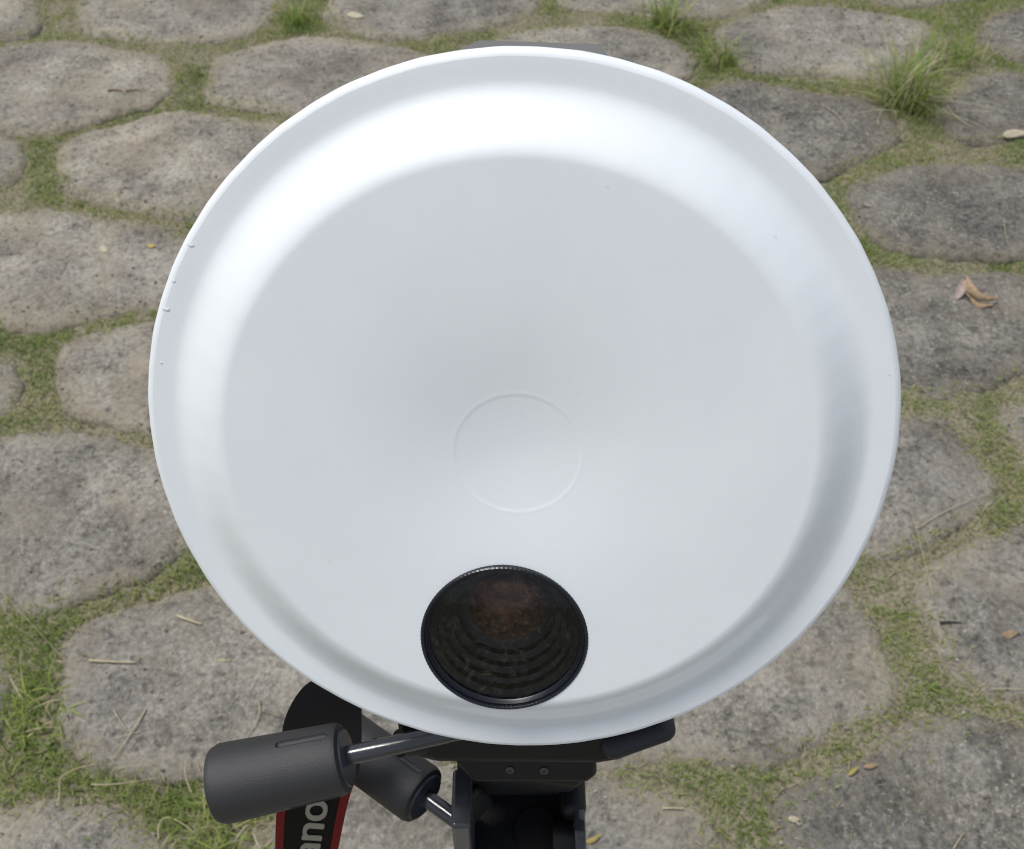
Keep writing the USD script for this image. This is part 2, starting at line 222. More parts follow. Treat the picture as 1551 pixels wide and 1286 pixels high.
TRACED = {
 'S1': [(-330,-30),(-100,-60),(20,-55),(47,0),(48,48),(0,52),(-120,58),(-300,40)],
 'S2': [(120,-50),(124,0),(128,43),(188,53),(235,61),(285,60),(335,55),(385,44),(410,23),(416,0),(410,-45),(270,-75)],
 'S3': [(-130,120),(-80,85),(0,70),(67,63),(100,62),(168,72),(215,82),(245,90),(250,110),(247,134),(228,150),(178,162),(124,181),(77,193),(20,196),(-80,178),(-125,150)],
 'S4': [(330,84),(324,111),(318,141),(335,151),(385,155),(432,165),(520,172),(600,165),(645,140),(655,105),(644,80),(587,69),(520,57),(469,55),(419,63),(369,75)],
 'S5': [(-330,235),(-200,195),(-60,192),(0,208),(20,216),(27,235),(17,262),(0,275),(-150,300),(-320,270)],
 'S6': [(97,218),(94,241),(100,285),(134,290),(174,302),(235,315),(288,324),(360,322),(430,310),(490,280),(500,230),(475,200),(429,186),(369,182),(318,176),(282,168),(235,174),(201,184),(151,198),(111,208)],
 'S7': [(0,325),(50,320),(111,322),(168,335),(228,340),(268,353),(290,370),(295,430),(240,457),(188,464),(134,474),(67,487),(40,492),(0,478),(-110,452),(-160,400),(-120,350)],
 'S8': [(0,551),(8,564),(12,591),(0,621),(-150,650),(-400,640),(-430,560),(-200,515)],
 'S9': [(104,524),(97,557),(104,588),(101,614),(134,621),(174,631),(218,639),(350,668),(480,655),(545,620),(560,550),(520,500),(400,478),(300,474),(231,486),(188,496),(161,504),(121,514)],
 'S10': [(0,665),(50,656),(84,658),(134,665),(178,673),(228,685),(275,702),(302,755),(295,805),(268,825),(235,842),(215,856),(168,876),(127,886),(111,893),(57,912),(34,911),(0,901),(-200,850),(-230,750),(-150,690)],
 'S11': [(107,983),(114,963),(154,940),(201,928),(241,916),(268,903),(312,893),(420,872),(560,885),(660,940),(695,1020),(690,1110),(670,1146),(560,1158),(450,1165),(330,1160),(250,1158),(188,1154),(134,1134),(94,1111),(94,1057),(108,1010)],
 'S12': [(-200,1290),(-80,1245),(0,1232),(40,1226),(77,1225),(134,1231),(188,1250),(215,1266),(236,1286),(240,1310),(235,1400),(100,1520),(-200,1500),(-330,1370)],
 'S13': [(440,1215),(520,1190),(560,1184),(640,1176),(700,1172),(800,1172),(882,1178),(905,1186),(956,1191),(1006,1206),(1033,1221),(1051,1232),(1071,1258),(1078,1286),(1090,1380),(1000,1460),(800,1500),(600,1480),(430,1400),(420,1290)],
 'S14': [(1286,900),(1309,945),(1319,956),(1326,990),(1344,1034),(1339,1057),(1299,1077),(1249,1101),(1219,1121),(1165,1138),(1098,1144),(1055,1132),(1010,1128),(960,1150),(880,1152),(780,1145),(745,1080),(750,980),(800,900),(950,870),(1120,862),(1230,875)],
 'S15': [(1433,856),(1500,822),(1551,800),(1700,788),(1900,800),(1950,880),(1850,1000),(1700,1060),(1551,1047),(1517,1044),(1480,1034),(1460,1017),(1443,990),(1433,953),(1410,930),(1395,900),(1398,873)],
 'S16': [(1192,1225),(1209,1203),(1239,1194),(1279,1171),(1326,1151),(1366,1124),(1390,1110),(1433,1094),(1463,1085),(1500,1091),(1551,1107),(1650,1140),(1700,1230),(1680,1400),(1500,1480),(1300,1470),(1215,1380),(1202,1286),(1197,1251)],
 'S17': [(1370,632),(1416,635),(1443,645),(1457,672),(1477,698),(1500,725),(1500,748),(1477,772),(1433,792),(1400,810),(1366,821),(1319,838),(1200,848),(1050,842),(930,810),(890,740),(930,670),(1050,640),(1200,630)],
 'S18': [(1526,628),(1551,613),(1700,590),(2000,600),(2050,660),(1950,730),(1700,712),(1560,664),(1532,645)],
 'S19': [(1329,406),(1383,416),(1430,419),(1484,416),(1551,419),(1600,430),(1640,480),(1620,530),(1551,549),(1527,557),(1500,574),(1463,587),(1427,594),(1400,585),(1368,580),(1260,585),(1150,560),(1110,510),(1130,450),(1200,412)],
 'S20': [(1289,292),(1299,282),(1333,272),(1366,261),(1400,251),(1443,246),(1484,252),(1551,255),(1680,270),(1730,320),(1690,370),(1551,382),(1467,376),(1433,379),(1383,372),(1349,362),(1319,342),(1298,312)],
 'S21': [(1068,137),(1098,128),(1132,124),(1182,132),(1266,144),(1316,151),(1333,168),(1353,188),(1356,206),(1333,218),(1299,235),(1266,251),(1240,264),(1150,265),(1050,250),(972,222),(960,190),(985,160)],
 'S22': [(1433,161),(1463,134),(1480,118),(1510,109),(1551,111),(1700,115),(1800,150),(1750,190),(1551,198),(1500,208),(1450,206),(1440,188)],
 'S23': [(1095,40),(1132,23),(1182,13),(1232,8),(1282,13),(1349,22),(1398,30),(1412,46),(1402,66),(1380,92),(1345,108),(1309,114),(1249,107),(1199,104),(1142,101),(1118,90),(1095,62)],
 'S24': [(1500,28),(1551,10),(1700,0),(1850,30),(1800,75),(1551,85),(1520,80),(1488,60)],
 'S25': [(755,64),(764,55),(805,44),(842,39),(889,37),(939,44),(989,50),(1030,70),(1050,98),(1030,116),(980,140),(900,150),(800,140),(745,112)],
 'S26': [(496,20),(505,-5),(560,-40),(700,-50),(800,-35),(812,0),(790,22),(721,37),(654,50),(604,52),(553,47),(515,36)],
 'S27': [(848,-12),(855,3),(900,9),(956,13),(1010,20),(1061,22),(1108,16),(1145,2),(1170,-25),(1000,-60),(880,-45)],
}
def chaikin(p, n=2):
    for _ in range(n):
        q = np.roll(p, -1, 0); p = np.stack([.75 * p + .25 * q, .25 * p + .75 * q], 1).reshape(-1, 2)
    return p
polys = {k: sg.Polygon(chaikin(np.array([on_ground(x, y, TOP)[:2] for x, y in v]), 1)).buffer(0).buffer(.021, join_style='mitre') for k, v in TRACED.items()}
idx = {'S6': (0, 0), 'S21': (2, 0), 'S3': (-1, 1), 'S4': (0, 1), 'S23': (2, 1), 'S7': (0, -1), 'S20': (3, -1), 'S9': (1, -2), 'S10': (1, -3), 'S11': (2, -4), 'S14': (3, -4)}
A = np.array([[1, *ij] for ij in idx.values()], float); C = np.array([polys[k].centroid.coords[0] for k in idx])
sol = np.linalg.lstsq(A, C, rcond=None)[0]; L0, LA, LB = sol
outline = list(polys.values())
taken = so.unary_union(outline)
hexa = np.array([(-.475, 0), (-.46, .26), (-.22, .40), (0, .46), (.22, .40), (.46, .26), (.475, 0), (.46, -.26), (.22, -.40), (0, -.46), (-.22, -.40), (-.46, -.26)])
rowh = abs(LA[0] * LB[1] - LA[1] * LB[0]) / np.linalg.norm(LA); ah = LA / np.linalg.norm(LA); bh = np.array([-ah[1], ah[0]]); aw = np.linalg.norm(LA)
for i in range(-9, 10):
    for j in range(-9, 9):
        c = L0 + i * LA + j * LB
        if abs(c[0]) > 3.3 or not -1.0 < c[1] < 4.6: continue
        h = hexa + RNG.uniform(-.025, .025, hexa.shape)
        q = sg.Polygon(chaikin(c + h[:, :1] * aw * ah + h[:, 1:] * rowh * bh, 2))
        if q.intersection(taken).area > .45 * q.area: continue
        q = q.difference(taken.buffer(.045)).buffer(-.03).buffer(.03)
        if q.is_empty: continue
        q = max(getattr(q, 'geoms', [q]), key=lambda g: g.area)
        if q.area > .03: outline.append(q)
def stone_mesh(poly, seed, fine):
    step = .011 if fine else .03
    ring = np.array(poly.exterior.segmentize(step).coords)[:-1]
    c = np.array(poly.centroid.coords[0]); p3 = np.c_[ring, np.full(len(ring), seed * 1.7)]
    d = ring - c; d /= np.linalg.norm(d, axis=1, keepdims=True)
    ring = ring + d * ((meshkit.fbm(p3 * 28, 3, seed) - .5) * .022 + (meshkit.noise(p3 * 110, seed) - .5) * .010)[:, None]
    poly = sg.Polygon(ring).buffer(0)
    if poly.geom_type != 'Polygon': poly = max(poly.geoms, key=lambda g: g.area)
    ring = np.array(poly.exterior.coords)[:-1]
    pts = [ring]
    for off in (.005, .011):
        g = poly.buffer(-off)
        for h in getattr(g, 'geoms', [g]): pts.append(np.array(h.exterior.segmentize(step * 1.2).coords)[:-1])
    x0, y0, x1, y1 = poly.bounds; s = .012 if fine else .04
    gx, gy = np.meshgrid(np.arange(x0, x1, s), np.arange(y0, y1, s)); gp = np.c_[gx.ravel(), gy.ravel()] + RNG.uniform(-.35, .35, (gx.size, 2)) * s
    inner = poly.buffer(-.014); gp = gp[shapely.contains_xy(inner, gp[:, 0], gp[:, 1])]
    pts = np.vstack(pts + [gp])
    tri = Delaunay(pts).simplices; cen = pts[tri].mean(1); tri = tri[shapely.contains_xy(poly, cen[:, 0], cen[:, 1])]
    dist = shapely.distance(poly.exterior, shapely.points(pts))
    p3 = np.c_[pts, np.full(len(pts), seed * .37)]
    zz = TOP - .016 * np.exp(-dist / .009) + (meshkit.fbm(p3 * 7, 3, seed) - .5) * .009 + (meshkit.fbm(p3 * 45, 3, seed + 5) - .5) * .0055
    zz[:len(ring)] = np.minimum(zz[:len(ring)], TOP - .014)
    v = np.c_[pts, zz]; n = len(ring)
    low = np.c_[ring, np.full(n, -.03)]; a = np.arange(n); b = np.roll(a, -1); k = len(v)
    v = np.vstack([v, low]); side = np.vstack([np.stack([a, b, k + b], 1), np.stack([a, k + b, k + a], 1)])
    aa, bb, cc = (v[tri[:, i], :2] for i in range(3)); up = ((bb - aa)[:, 0] * (cc - aa)[:, 1] - (bb - aa)[:, 1] * (cc - aa)[:, 0]) > 0
    tri = np.where(up[:, None], tri, tri[:, ::-1])
    f = np.vstack([tri, side]); uv = np.c_[np.r_[dist, np.zeros(n)], np.full(len(v), (seed * .618) % 1)]
    return (v, f), uv, poly
final = []
for k, q in enumerate(outline):
    c = q.centroid; fine = abs(c.x) < 1.7 and .2 < c.y < 3.0
    mesh, uv, poly = stone_mesh(q, k + 1, fine)
    final.append(poly)
    key = list(polys)[k] if k < len(polys) else ''
    mat = STONES[2] if key in ('S22', 'S24', 'S20', 'S19', 'S16', 'S21') else STONES[1] if key in ('S3', 'S4', 'S6', 'S7', 'S2', 'S9') else STONES[0]
    obj('paving_stone', mesh, mat, pavement, smooth=True, uv=uv)
STONE = so.unary_union(final); shapely.prepare(STONE); CORE = STONE.buffer(-.008); shapely.prepare(CORE); EDGE = CORE.boundary; shapely.prepare(EDGE)

# ---------------------------------------------------------------- grass and litter
def blades(base, length, az, lean, width, tone, curl=0.5):
    n = len(base); d = np.c_[np.cos(az), np.sin(az), np.zeros(n)]; up = np.array([0, 0, 1.0])
    s = np.c_[-np.sin(az), np.cos(az), np.zeros(n)] * (width / 2)[:, None]
    l1 = lean; l2 = lean + curl
    m = base + (d * np.sin(l1)[:, None] + up * np.cos(l1)[:, None]) * (length * .5)[:, None]
    t = m + (d * np.sin(l2)[:, None] + up * np.cos(l2)[:, None]) * (length * .5)[:, None]
    t[:, 2] = np.maximum(t[:, 2], base[:, 2] + .001)
    v = np.stack([base - s, base + s, m - s * .8, m + s * .8, t], 1).reshape(-1, 3)
    f = (np.arange(n) * 5)[:, None, None] + np.array([[0, 1, 3], [0, 3, 2], [2, 3, 4]])[None]
    uv = np.stack([np.repeat(tone, 5), np.tile([0, 0, .5, .5, 1], n)], 1)
    return v, f.reshape(-1, 3), uv
def scatter(n, box, keep):
    p = RNG.uniform((box[0], box[1]), (box[2], box[3]), (n, 2)); return p[keep(p)]
def turf(n, box, scale, hole=None):
    p = RNG.uniform((box[0], box[1]), (box[2], box[3]), (n, 2))
    if hole: p = p[~((p[:, 0] > hole[0]) & (p[:, 0] < hole[2]) & (p[:, 1] > hole[1]) & (p[:, 1] < hole[3]))]
    p = p[~shapely.contains_xy(CORE, p[:, 0], p[:, 1])]
    d = shapely.distance(EDGE, shapely.points(p)); p3 = np.c_[p, np.zeros(len(p))]
    patch = meshkit.fbm(p3 * 9, 3, 3); brown = meshkit.fbm(p3 * 13 + 7, 3, 11)
    keep = RNG.random(len(p)) < np.clip(.12 + d / .030, 0, 1) * np.clip((patch - .27) * 5.5, .16, 1)
    p, d, patch, brown = p[keep], d[keep], patch[keep], brown[keep]; n = len(p)
    near = np.clip((1.15 - p[:, 1]) / .7, 0, 1) * np.clip((.2 - p[:, 0]) / .6, 0, 1)
    L = (.006 + .016 * RNG.random(n) ** 2 + .034 * np.clip(patch - .5, 0, .4) * RNG.random(n) + near * .024 * RNG.random(n)) * scale
    tone = np.clip(RNG.beta(1.6, 2.4, n) * .75 + (brown - .5) * .9 + .06 * (d < .008) + (RNG.random(n) < .10) * RNG.uniform(.2, .5, n), 0, 1)
    return blades(np.c_[p, soil_h(p[:, 0], p[:, 1]) - .001], L, RNG.uniform(0, 2 * math.pi, n), RNG.uniform(.1, .95, n), RNG.uniform(.0010, .0021, n) * scale, tone, RNG.uniform(.1, .9, n))
parts = [turf(680000, (-1.62, .18, 1.62, 3.05), 1.0), turf(140000, (-3.3, -1.0, 3.3, 4.6), 1.7, (-1.62, .18, 1.62, 3.05))]
# blades that creep over the edges of the stones and stray onto them
q = RNG.uniform((-1.6, .2), (1.6, 3.0), (200000, 2)); q = q[shapely.contains_xy(CORE, q[:, 0], q[:, 1])]
dq = shapely.distance(EDGE, shapely.points(q)); over = np.clip((meshkit.fbm(np.c_[q, np.zeros(len(q))] * 8 + 3, 3, 21) - .46) * 6, 0, 1)
q = q[RNG.random(len(q)) < np.clip(np.exp(-dq / .010) * (.55 + over) + over * .5 * np.exp(-dq / .03), 0, 1)]; n = len(q)
parts.append(blades(np.c_[q, np.full(n, TOP - .003)], .006 + .014 * RNG.random(n), RNG.uniform(0, 6.28, n), RNG.uniform(.5, 1.35, n), RNG.uniform(.001, .0019, n), np.clip(RNG.beta(2, 1.7, n), 0, 1), RNG.uniform(.1, .5, n)))
def join(ps):
    o, vs, fs, us = 0, [], [], []
    for v, f, u in ps:
        vs.append(v); fs.append(f + o); us.append(u); o += len(v)
    return (np.vstack(vs), np.vstack(fs)), np.vstack(us)
mesh, uv = join(parts)
tag(obj('grass', mesh, grass_mat, smooth=False, uv=uv), 'short green and yellowing grass growing in the joints of the paving', 'grass', kind='stuff')
# bits of dry straw lying about
n = 2000; q = RNG.uniform((-1.6, .25), (1.6, 3.0), (n, 2)); on = shapely.contains_xy(CORE, q[:, 0], q[:, 1]); dq = shapely.distance(EDGE, shapely.points(q))
w = np.clip(1.15 - q[:, 1], 0, 1) * np.clip(.3 - q[:, 0], 0, 1)
keep = RNG.random(n) < np.where(on, np.exp(-dq / .05) * .55 + .12 + w * .6, .8); q, on = q[keep], on[keep]; n = len(q)
mesh_, uv_ = join([blades(np.c_[q, np.where(on, TOP + .003, .006)], .010 + .045 * RNG.random(n) ** 2.2, RNG.uniform(0, 6.28, n), RNG.uniform(1.35, 1.56, n), RNG.uniform(.0007, .0015, n), RNG.random(n) * .75, RNG.uniform(-.12, .12, n))])
tag(obj('dry_straw', mesh_, straw_mat, smooth=False, uv=uv_), 'bits of dry straw strewn over stones and grass', 'straw', kind='stuff')
# tiny grit
def grit(n):
    q = RNG.uniform((-1.6, .25), (1.6, 3.0), (n, 2)); q = q[shapely.contains_xy(STONE, q[:, 0], q[:, 1])]; n = len(q)
    base = trimesh.creation.icosahedron(); k = len(base.vertices); r = .0011 + .0022 * RNG.random(n) ** 3
    v = base.vertices[None] * r[:, None, None] * RNG.uniform(.6, 1.3, (n, k, 1)) * np.array([1.3, 1, .6]) + np.c_[q, np.full(n, TOP + .0008)][:, None]
    f = (np.arange(n) * k)[:, None, None] + base.faces[None]
    return (v.reshape(-1, 3), f.reshape(-1, 3)), np.c_[np.repeat(RNG.random(n), k), np.zeros(n * k)]
mesh_, uv_ = grit(9000)
grit_mat = blade_material('grit', [(0, (.17, .16, .135)), (.5, (.26, .24, .20)), (.85, (.40, .37, .31)), (1, (.52, .50, .45))])
tag(obj('grit', mesh_, grit_mat, smooth=False, uv=uv_), 'fine grit and crumbs lying on the paving stones', 'grit', kind='stuff')

def tuft(px, py, h, n, spread, label, seed, dry=.1):
    r = np.random.default_rng(seed); c = on_ground(px, py, 0)
    t = thing('grass_tuft', label, 'grass tuft', loc=c)
    ps = [[], []]
    for _ in range(n):
        az = r.uniform(0, 2 * math.pi); lean = abs(r.normal(.0, .5)) * spread; L = h * r.uniform(.45, 1.1); b = c + np.r_[r.normal(0, .02 * spread + .006, 2), 0]
        d = np.array([math.cos(az), math.sin(az), 0]); s = np.array([-d[1], d[0], 0]) * r.uniform(.0011, .0021)
        ts = np.linspace(0, 1, 5); p = np.array([b + d * (math.sin(lean) * L * k + .35 * spread * L * k ** 2.4) + np.array([0, 0, 1]) * L * k * math.cos(lean) * (1 - .3 * spread * k ** 2) for k in ts])
        wd = (1 - ts ** 1.6) * .95 + .05
        v = np.stack([p - s * wd[:, None], p + s * wd[:, None]], 1).reshape(-1, 3)
        f = np.array([[2 * i, 2 * i + 1, 2 * i + 3] for i in range(4)] + [[2 * i, 2 * i + 3, 2 * i + 2] for i in range(4)])
        dr = r.random() < dry
        ps[dr].append((v, f, np.c_[np.full(10, r.uniform(.2, 1) if dr else r.beta(1.6, 2)), np.repeat(ts, 2)]))
    for nm, q_, mt in (('leaf_blades', ps[0], tuft_mat), ('dry_stalks', ps[1], straw_mat)):
        if q_:
            me, u = join(q_); tag(obj(nm, me, mt, t, smooth=False, uv=u), kind='stuff')
    return t
tuft(1368, 158, .20, 230, 1.15, 'tallest bushy grass tuft with dry stalks at upper right', 1, .33)
tuft(1012, 38, .12, 130, 1.0, 'grass tuft above the white lid, at the top edge of the picture', 2, .1)
tuft(1093, 95, .095, 80, 1.0, 'small grass tuft just right of and below the one above the lid', 3, .12)
tuft(452, 34, .07, 110, .9, 'bright green grass tuft at the top edge, left of the lid', 4, .05)
tuft(1445, 94, .095, 100, 1.1, 'dark low grass tuft behind the tallest tuft', 5, .1)
tuft(52, 1090, .05, 80, 1.3, 'lush low grass tuft in the joint at the left edge', 6, .15)
tuft(345, 1262, .05, 80, 1.3, 'lush low grass tuft below the left handle grip', 8, .2)
tuft(80, 282, .04, 55, 1.0, 'small green tuft in the upper left joint', 9, .1)

def stalk(pts, rad, label, mat, name='dry_stalk', catg='stalk'):
    p = spline([on_ground(x, y, hz) if False else on_ground(x, y, TOP) * 0 + raised(x, y, hz) for x, y, hz in pts], 14)
    t = obj(name, tube(p, np.linspace(rad, rad * .5, 14) * .78, 6), mat); tag(t, label, catg); return t
def raised(x, y, hz):
    """A point hz above the paving that shows at (x, y)."""
    return on_ground(x, y, TOP + hz)
straw_plain = mottled('straw_plain', (0.30, 0.25, 0.15), (0.46, 0.41, 0.28), 120)
straw_green = mottled('straw_green', (0.16, 0.19, 0.09), (0.30, 0.31, 0.18), 120)
twig_brown = mottled('twig_brown', (0.10, 0.065, 0.04), (0.26, 0.18, 0.10), 150)
stalk([(86, 1220, .002), (90, 1190, .012), (97, 1173, .020), (130, 1160, .018), (160, 1158, .004)], .0013, 'pale bent straw arching over the grass, lower left', straw_plain)
stalk([(4, 896, .004), (45, 942, .012), (95, 996, .006)], .0008, 'long thin pale stem slanting over grass at the left edge', straw_green)
stalk([(138, 1188, .006), (180, 1187, .012), (235, 1178, .006)], .0012, 'yellow straw lying flat in the grass left of the grips', straw_plain)
stalk([(172, 1075, .004), (180, 1088, .004), (193, 1108, .003)], .0012, 'short forked straw on the stone left of the black strap', straw_plain)
stalk([(221, 1074, .003), (205, 1100, .006), (185, 1130, .006), (168, 1150, .004)], .0016, 'pinkish dry stem lying from stone into grass, lower left', straw_plain)
stalk([(390, 1060, .003), (391, 1085, .006), (368, 1124, .003)], .0011, 'bent pale straw on the stone beside the black strap end', straw_plain)
stalk([(290, 1200, .003), (280, 1165, .012), (290, 1140, .004)], .0011, 'upright pale straw in the grass left of the big grip', straw_plain)
stalk([(240, 1270, .004), (252, 1238, .012), (300, 1266, .006)], .0012, 'bent straw near the bottom edge, left of the red strap', straw_plain)
stalk([(286, 232, .035), (293, 262, .02), (310, 300, .001)], .0016, 'single dark green grass blade beside the left rim of the lid', straw_green, 'green_stalk', 'grass blade')
stalk([(1243, 158, .003), (1270, 176, .005), (1283, 200, .002)], .0011, 'pale curved straw on dark stone right of the lid', straw_plain)
stalk([(1330, 190, .003), (1335, 168, .008), (1352, 150, .006)], .0012, 'pale root hanging from the tallest tuft', straw_plain)
stalk([(1435, 160, .004), (1452, 180, .006), (1478, 194, .002)], .0012, 'pale straw on stone right of the tallest tuft', straw_plain)
stalk([(1521, 330, .003), (1523, 355, .005), (1530, 378, .002)], .0010, 'thin upright straw on dark stone at the right edge', straw_plain)
stalk([(1390, 800, .003), (1440, 770, .008), (1500, 745, .006)], .0011, 'dry yellow stem at the right end of a stone, right edge', straw_plain)
stalk([(1500, 1043, .003), (1530, 1043, .004), (1551, 1044, .003)], .0011, 'white straw along the grass at the lower right edge', straw_plain)
stalk([(1444, 1286, .002), (1455, 1268, .004), (1460, 1262, .002)], .0012, 'short pale straw on stone near the lower right corner', straw_plain)
stalk([(1412, 900, .003), (1385, 790, .006), (1372, 762, .003)], .0008, 'very thin pale stem on stone right of the lid rim', straw_plain)
for pts, r, lab in (([(163, 137), (178, 136), (186, 139)], .0032, 'brown twig left half, on stone at upper left'), ([(190, 138), (202, 136), (213, 137)], .0028, 'brown twig right half, on stone at upper left'),
                    ([(268, 932), (286, 939), (305, 945)], .0032, 'broken yellow stick near the lid rim at lower left'), ([(135, 1000), (168, 1002), (204, 1003)], .0030, 'straight yellow stick on the lower left stone'),
                    ([(330, 1000), (340, 1001), (352, 999)], .0024, 'short orange stick fragment left of the lower rim'), ([(1424, 943), (1440, 942), (1456, 943)], .0024, 'flat black twig on stone at right'),
                    ([(1003, 1224), (1018, 1224), (1036, 1225)], .0022, 'small pale stick on stone right of the tripod head')):
    lo = 'black' in lab
    stalk([(x, y, .003) for x, y in pts], r, lab, plain('twig_black', (.02, .018, .016), .8) if lo else twig_brown if 'brown' in lab else straw_plain, 'twig', 'twig')

leaf_tan = mottled('leaf_tan', (0.18, 0.12, 0.07), (0.42, 0.30, 0.19), 90)
leaf_pink = mottled('leaf_pink', (0.27, 0.21, 0.18), (0.42, 0.35, 0.31), 90)
leaf_yellow = mottled('leaf_yellow', (0.28, 0.21, 0.06), (0.46, 0.37, 0.13), 90)
leaf_pale = mottled('leaf_pale', (0.30, 0.26, 0.18), (0.48, 0.43, 0.32), 90)
def strip(a, b, thick=.0006, bulge=.003):
    """A leaf piece between two edge lines, each a list of points."""
    a, b = spline(a, 12), spline(b, 12); k = 5
    g = np.array([a + (b - a) * w for w in np.linspace(0, 1, k)]); n = np.cross(b - a, np.gradient(a, axis=0)); n /= np.linalg.norm(n, axis=1, keepdims=True) + 1e-9
    g = g + n[None] * (np.sin(np.linspace(0, math.pi, k)) * bulge)[:, None, None]
    top, bot = g.reshape(-1, 3), (g - n[None] * thick).reshape(-1, 3); v = np.vstack([top, bot]); f, o = [], k * 12
    for i in range(k - 1):
        for j in range(11):
            q = [i * 12 + j, i * 12 + j + 1, (i + 1) * 12 + j + 1, (i + 1) * 12 + j]
            f += [[q[0], q[1], q[2]], [q[0], q[2], q[3]], [q[2] + o, q[1] + o, q[0] + o], [q[3] + o, q[2] + o, q[0] + o]]
    for e in ([i for i in range(12)], [(k - 1) * 12 + i for i in range(12)][::-1], [i * 12 for i in range(k)][::-1], [i * 12 + 11 for i in range(k)]):
        for x, y in zip(e, e[1:]): f += [[y, x, x + o], [y, x + o, y + o]]
    return trimesh.Trimesh(v, f, process=False)
R_ = lambda x, y, h: raised(x, y, h)
lf = thing('dead_leaf', 'curled tan dead leaf with thin stem, right of the lid', 'leaf', loc=R_(1475, 460, 0))
obj('leaf_blade', strip([R_(1465, 417, .030), R_(1480, 438, .030), R_(1495, 448, .022), R_(1514, 450, .016)], [R_(1462, 441, .016), R_(1475, 449, .018), R_(1488, 456, .014), R_(1510, 453, .010)]), leaf_tan, lf, smooth=True)
obj('leaf_blade', strip([R_(1462, 442, .014), R_(1475, 449, .012), R_(1486, 458, .008), R_(1503, 460, .008)], [R_(1466, 449, .006), R_(1474, 462, .003), R_(1487, 467, .002), R_(1504, 461, .005)]), leaf_tan, lf, smooth=True)
obj('leaf_blade', strip([R_(1461, 422, .022), R_(1452, 430, .020), R_(1447, 442, .010), R_(1445, 451, .002)], [R_(1463, 425, .022), R_(1463, 436, .018), R_(1459, 446, .010), R_(1450, 453, .002)]), leaf_pink, lf, smooth=True, label='greyish pink left lobe')
obj('stem', tube(spline([R_(1508, 458, .008), R_(1515, 468, .004), R_(1520, 478, .002)], 8), .0007, 6), twig_brown, lf, smooth=True)
def tips(a, b):
    m0, m1 = (a[0] + b[0]) / 2, (a[-1] + b[-1]) / 2
    return [m0] + [.75 * a[0] + .25 * a[1]] + a[1:-1] + [m1], [m0] + [.75 * b[0] + .25 * b[1]] + b[1:-1] + [m1]
def small_leaf(pts_a, pts_b, mat, label):
    c = np.mean([R_(*p) for p in pts_a + pts_b], 0); t = thing('dead_leaf', label, 'leaf', loc=c)
    obj('leaf_blade', strip(*tips([R_(*p) for p in pts_a], [R_(*p) for p in pts_b]), .0004, .0012), mat, t, smooth=True)
small_leaf([(1516, 962, .004), (1526, 955, .010), (1543, 956, .006)], [(1518, 965, .002), (1530, 967, .003), (1543, 960, .004)], leaf_tan, 'small tan curled leaf on stone at the right edge')
small_leaf([(885, 1274, .003), (898, 1268, .006), (911, 1258, .008)], [(887, 1279, .002), (901, 1275, .003), (913, 1264, .004)], leaf_yellow, 'slender yellow leaf beside the tripod knob')
small_leaf([(1307, 1160, .003), (1318, 1157, .006), (1331, 1156, .004)], [(1308, 1164, .002), (1320, 1164, .003), (1331, 1160, .003)], leaf_tan, 'pinkish leaf at grass edge, lower right, right of a yellow one')
small_leaf([(1284, 1173, .003), (1292, 1165, .008), (1300, 1159, .006)], [(1287, 1176, .002), (1296, 1170, .004), (1303, 1162, .004)], leaf_yellow, 'yellow green leaf at the edge of the grass, lower right')
small_leaf([(1193, 1238, .004), (1202, 1236, .006), (1213, 1238, .004)], [(1195, 1244, .002), (1205, 1246, .002), (1211, 1243, .003)], leaf_pale, 'small cream leaf at the left end of the lower right stone')
small_leaf([(524, 21, .003), (535, 18, .006), (552, 23, .004)], [(527, 25, .002), (540, 27, .002), (551, 26, .003)], leaf_pale, 'cream wood chip on stone at the top, left of the lid')
small_leaf([(1517, 203, .006), (1532, 196, .012), (1560, 196, .012)], [(1519, 208, .002), (1535, 208, .003), (1560, 206, .003)], leaf_pale, 'pale cream leaf on grass at the upper right edge')
small_leaf([(222, 371, .003), (228, 369, .004), (236, 371, .003)], [(223, 374, .002), (229, 375, .002), (236, 373, .002)], leaf_yellow, 'tiny yellow leaf scrap left of the lid rim')
small_leaf([(150, 374, .003), (157, 372, .005), (164, 376, .003)], [(151, 379, .002), (158, 382, .002), (164, 380, .002)], leaf_pale, 'whitish flake on the stone left of the lid')

# ---------------------------------------------------------------- the lid and all that stands behind it: u right, v up, n towards the camera
a_, b_ = .3877, -.0488
Nc = np.array([math.sin(b_) * math.cos(a_), math.sin(a_), -math.cos(a_) * math.cos(b_)]); to_world = lambda c: RT * c[0] + DN * c[1] + FW * c[2]
N = to_world(Nc); N /= np.linalg.norm(N); U = RT - N * (RT @ N); U /= np.linalg.norm(U); V = np.cross(N, U)
O = at(784.9, 675.0, .414)
LID = frame(O, U, V, N)
def P(u, v, n): return O + U * u + V * v + N * n
R = .15
r = np.r_[np.linspace(0, .0236, 8), np.linspace(.0242, .0274, 9), np.linspace(.029, .108, 34), np.linspace(.109, .142, 44), np.linspace(.143, .1470, 5)]
def lidz(r):
    t = np.clip(r / .098, 0, 1); zz = .0128 - .0056 * np.exp(-(r / .046) ** 2)
    zz = zz + .00006 * np.exp(-((r - .0252) / .0009) ** 2) - .00010 / (1 + np.exp((r - .0250) / .0004))
    s = np.clip((r - .1140) / (.1388 - .1140), 0, 1); s = s * s * (3 - 2 * s)
    zz = zz * (1 - s) + s * (-.0008)
    k = np.clip((r - .1385) / .0085, 0, 1); return zz + .0003 * k * k * (3 - 2 * k)
front = list(zip(r, lidz(r)))
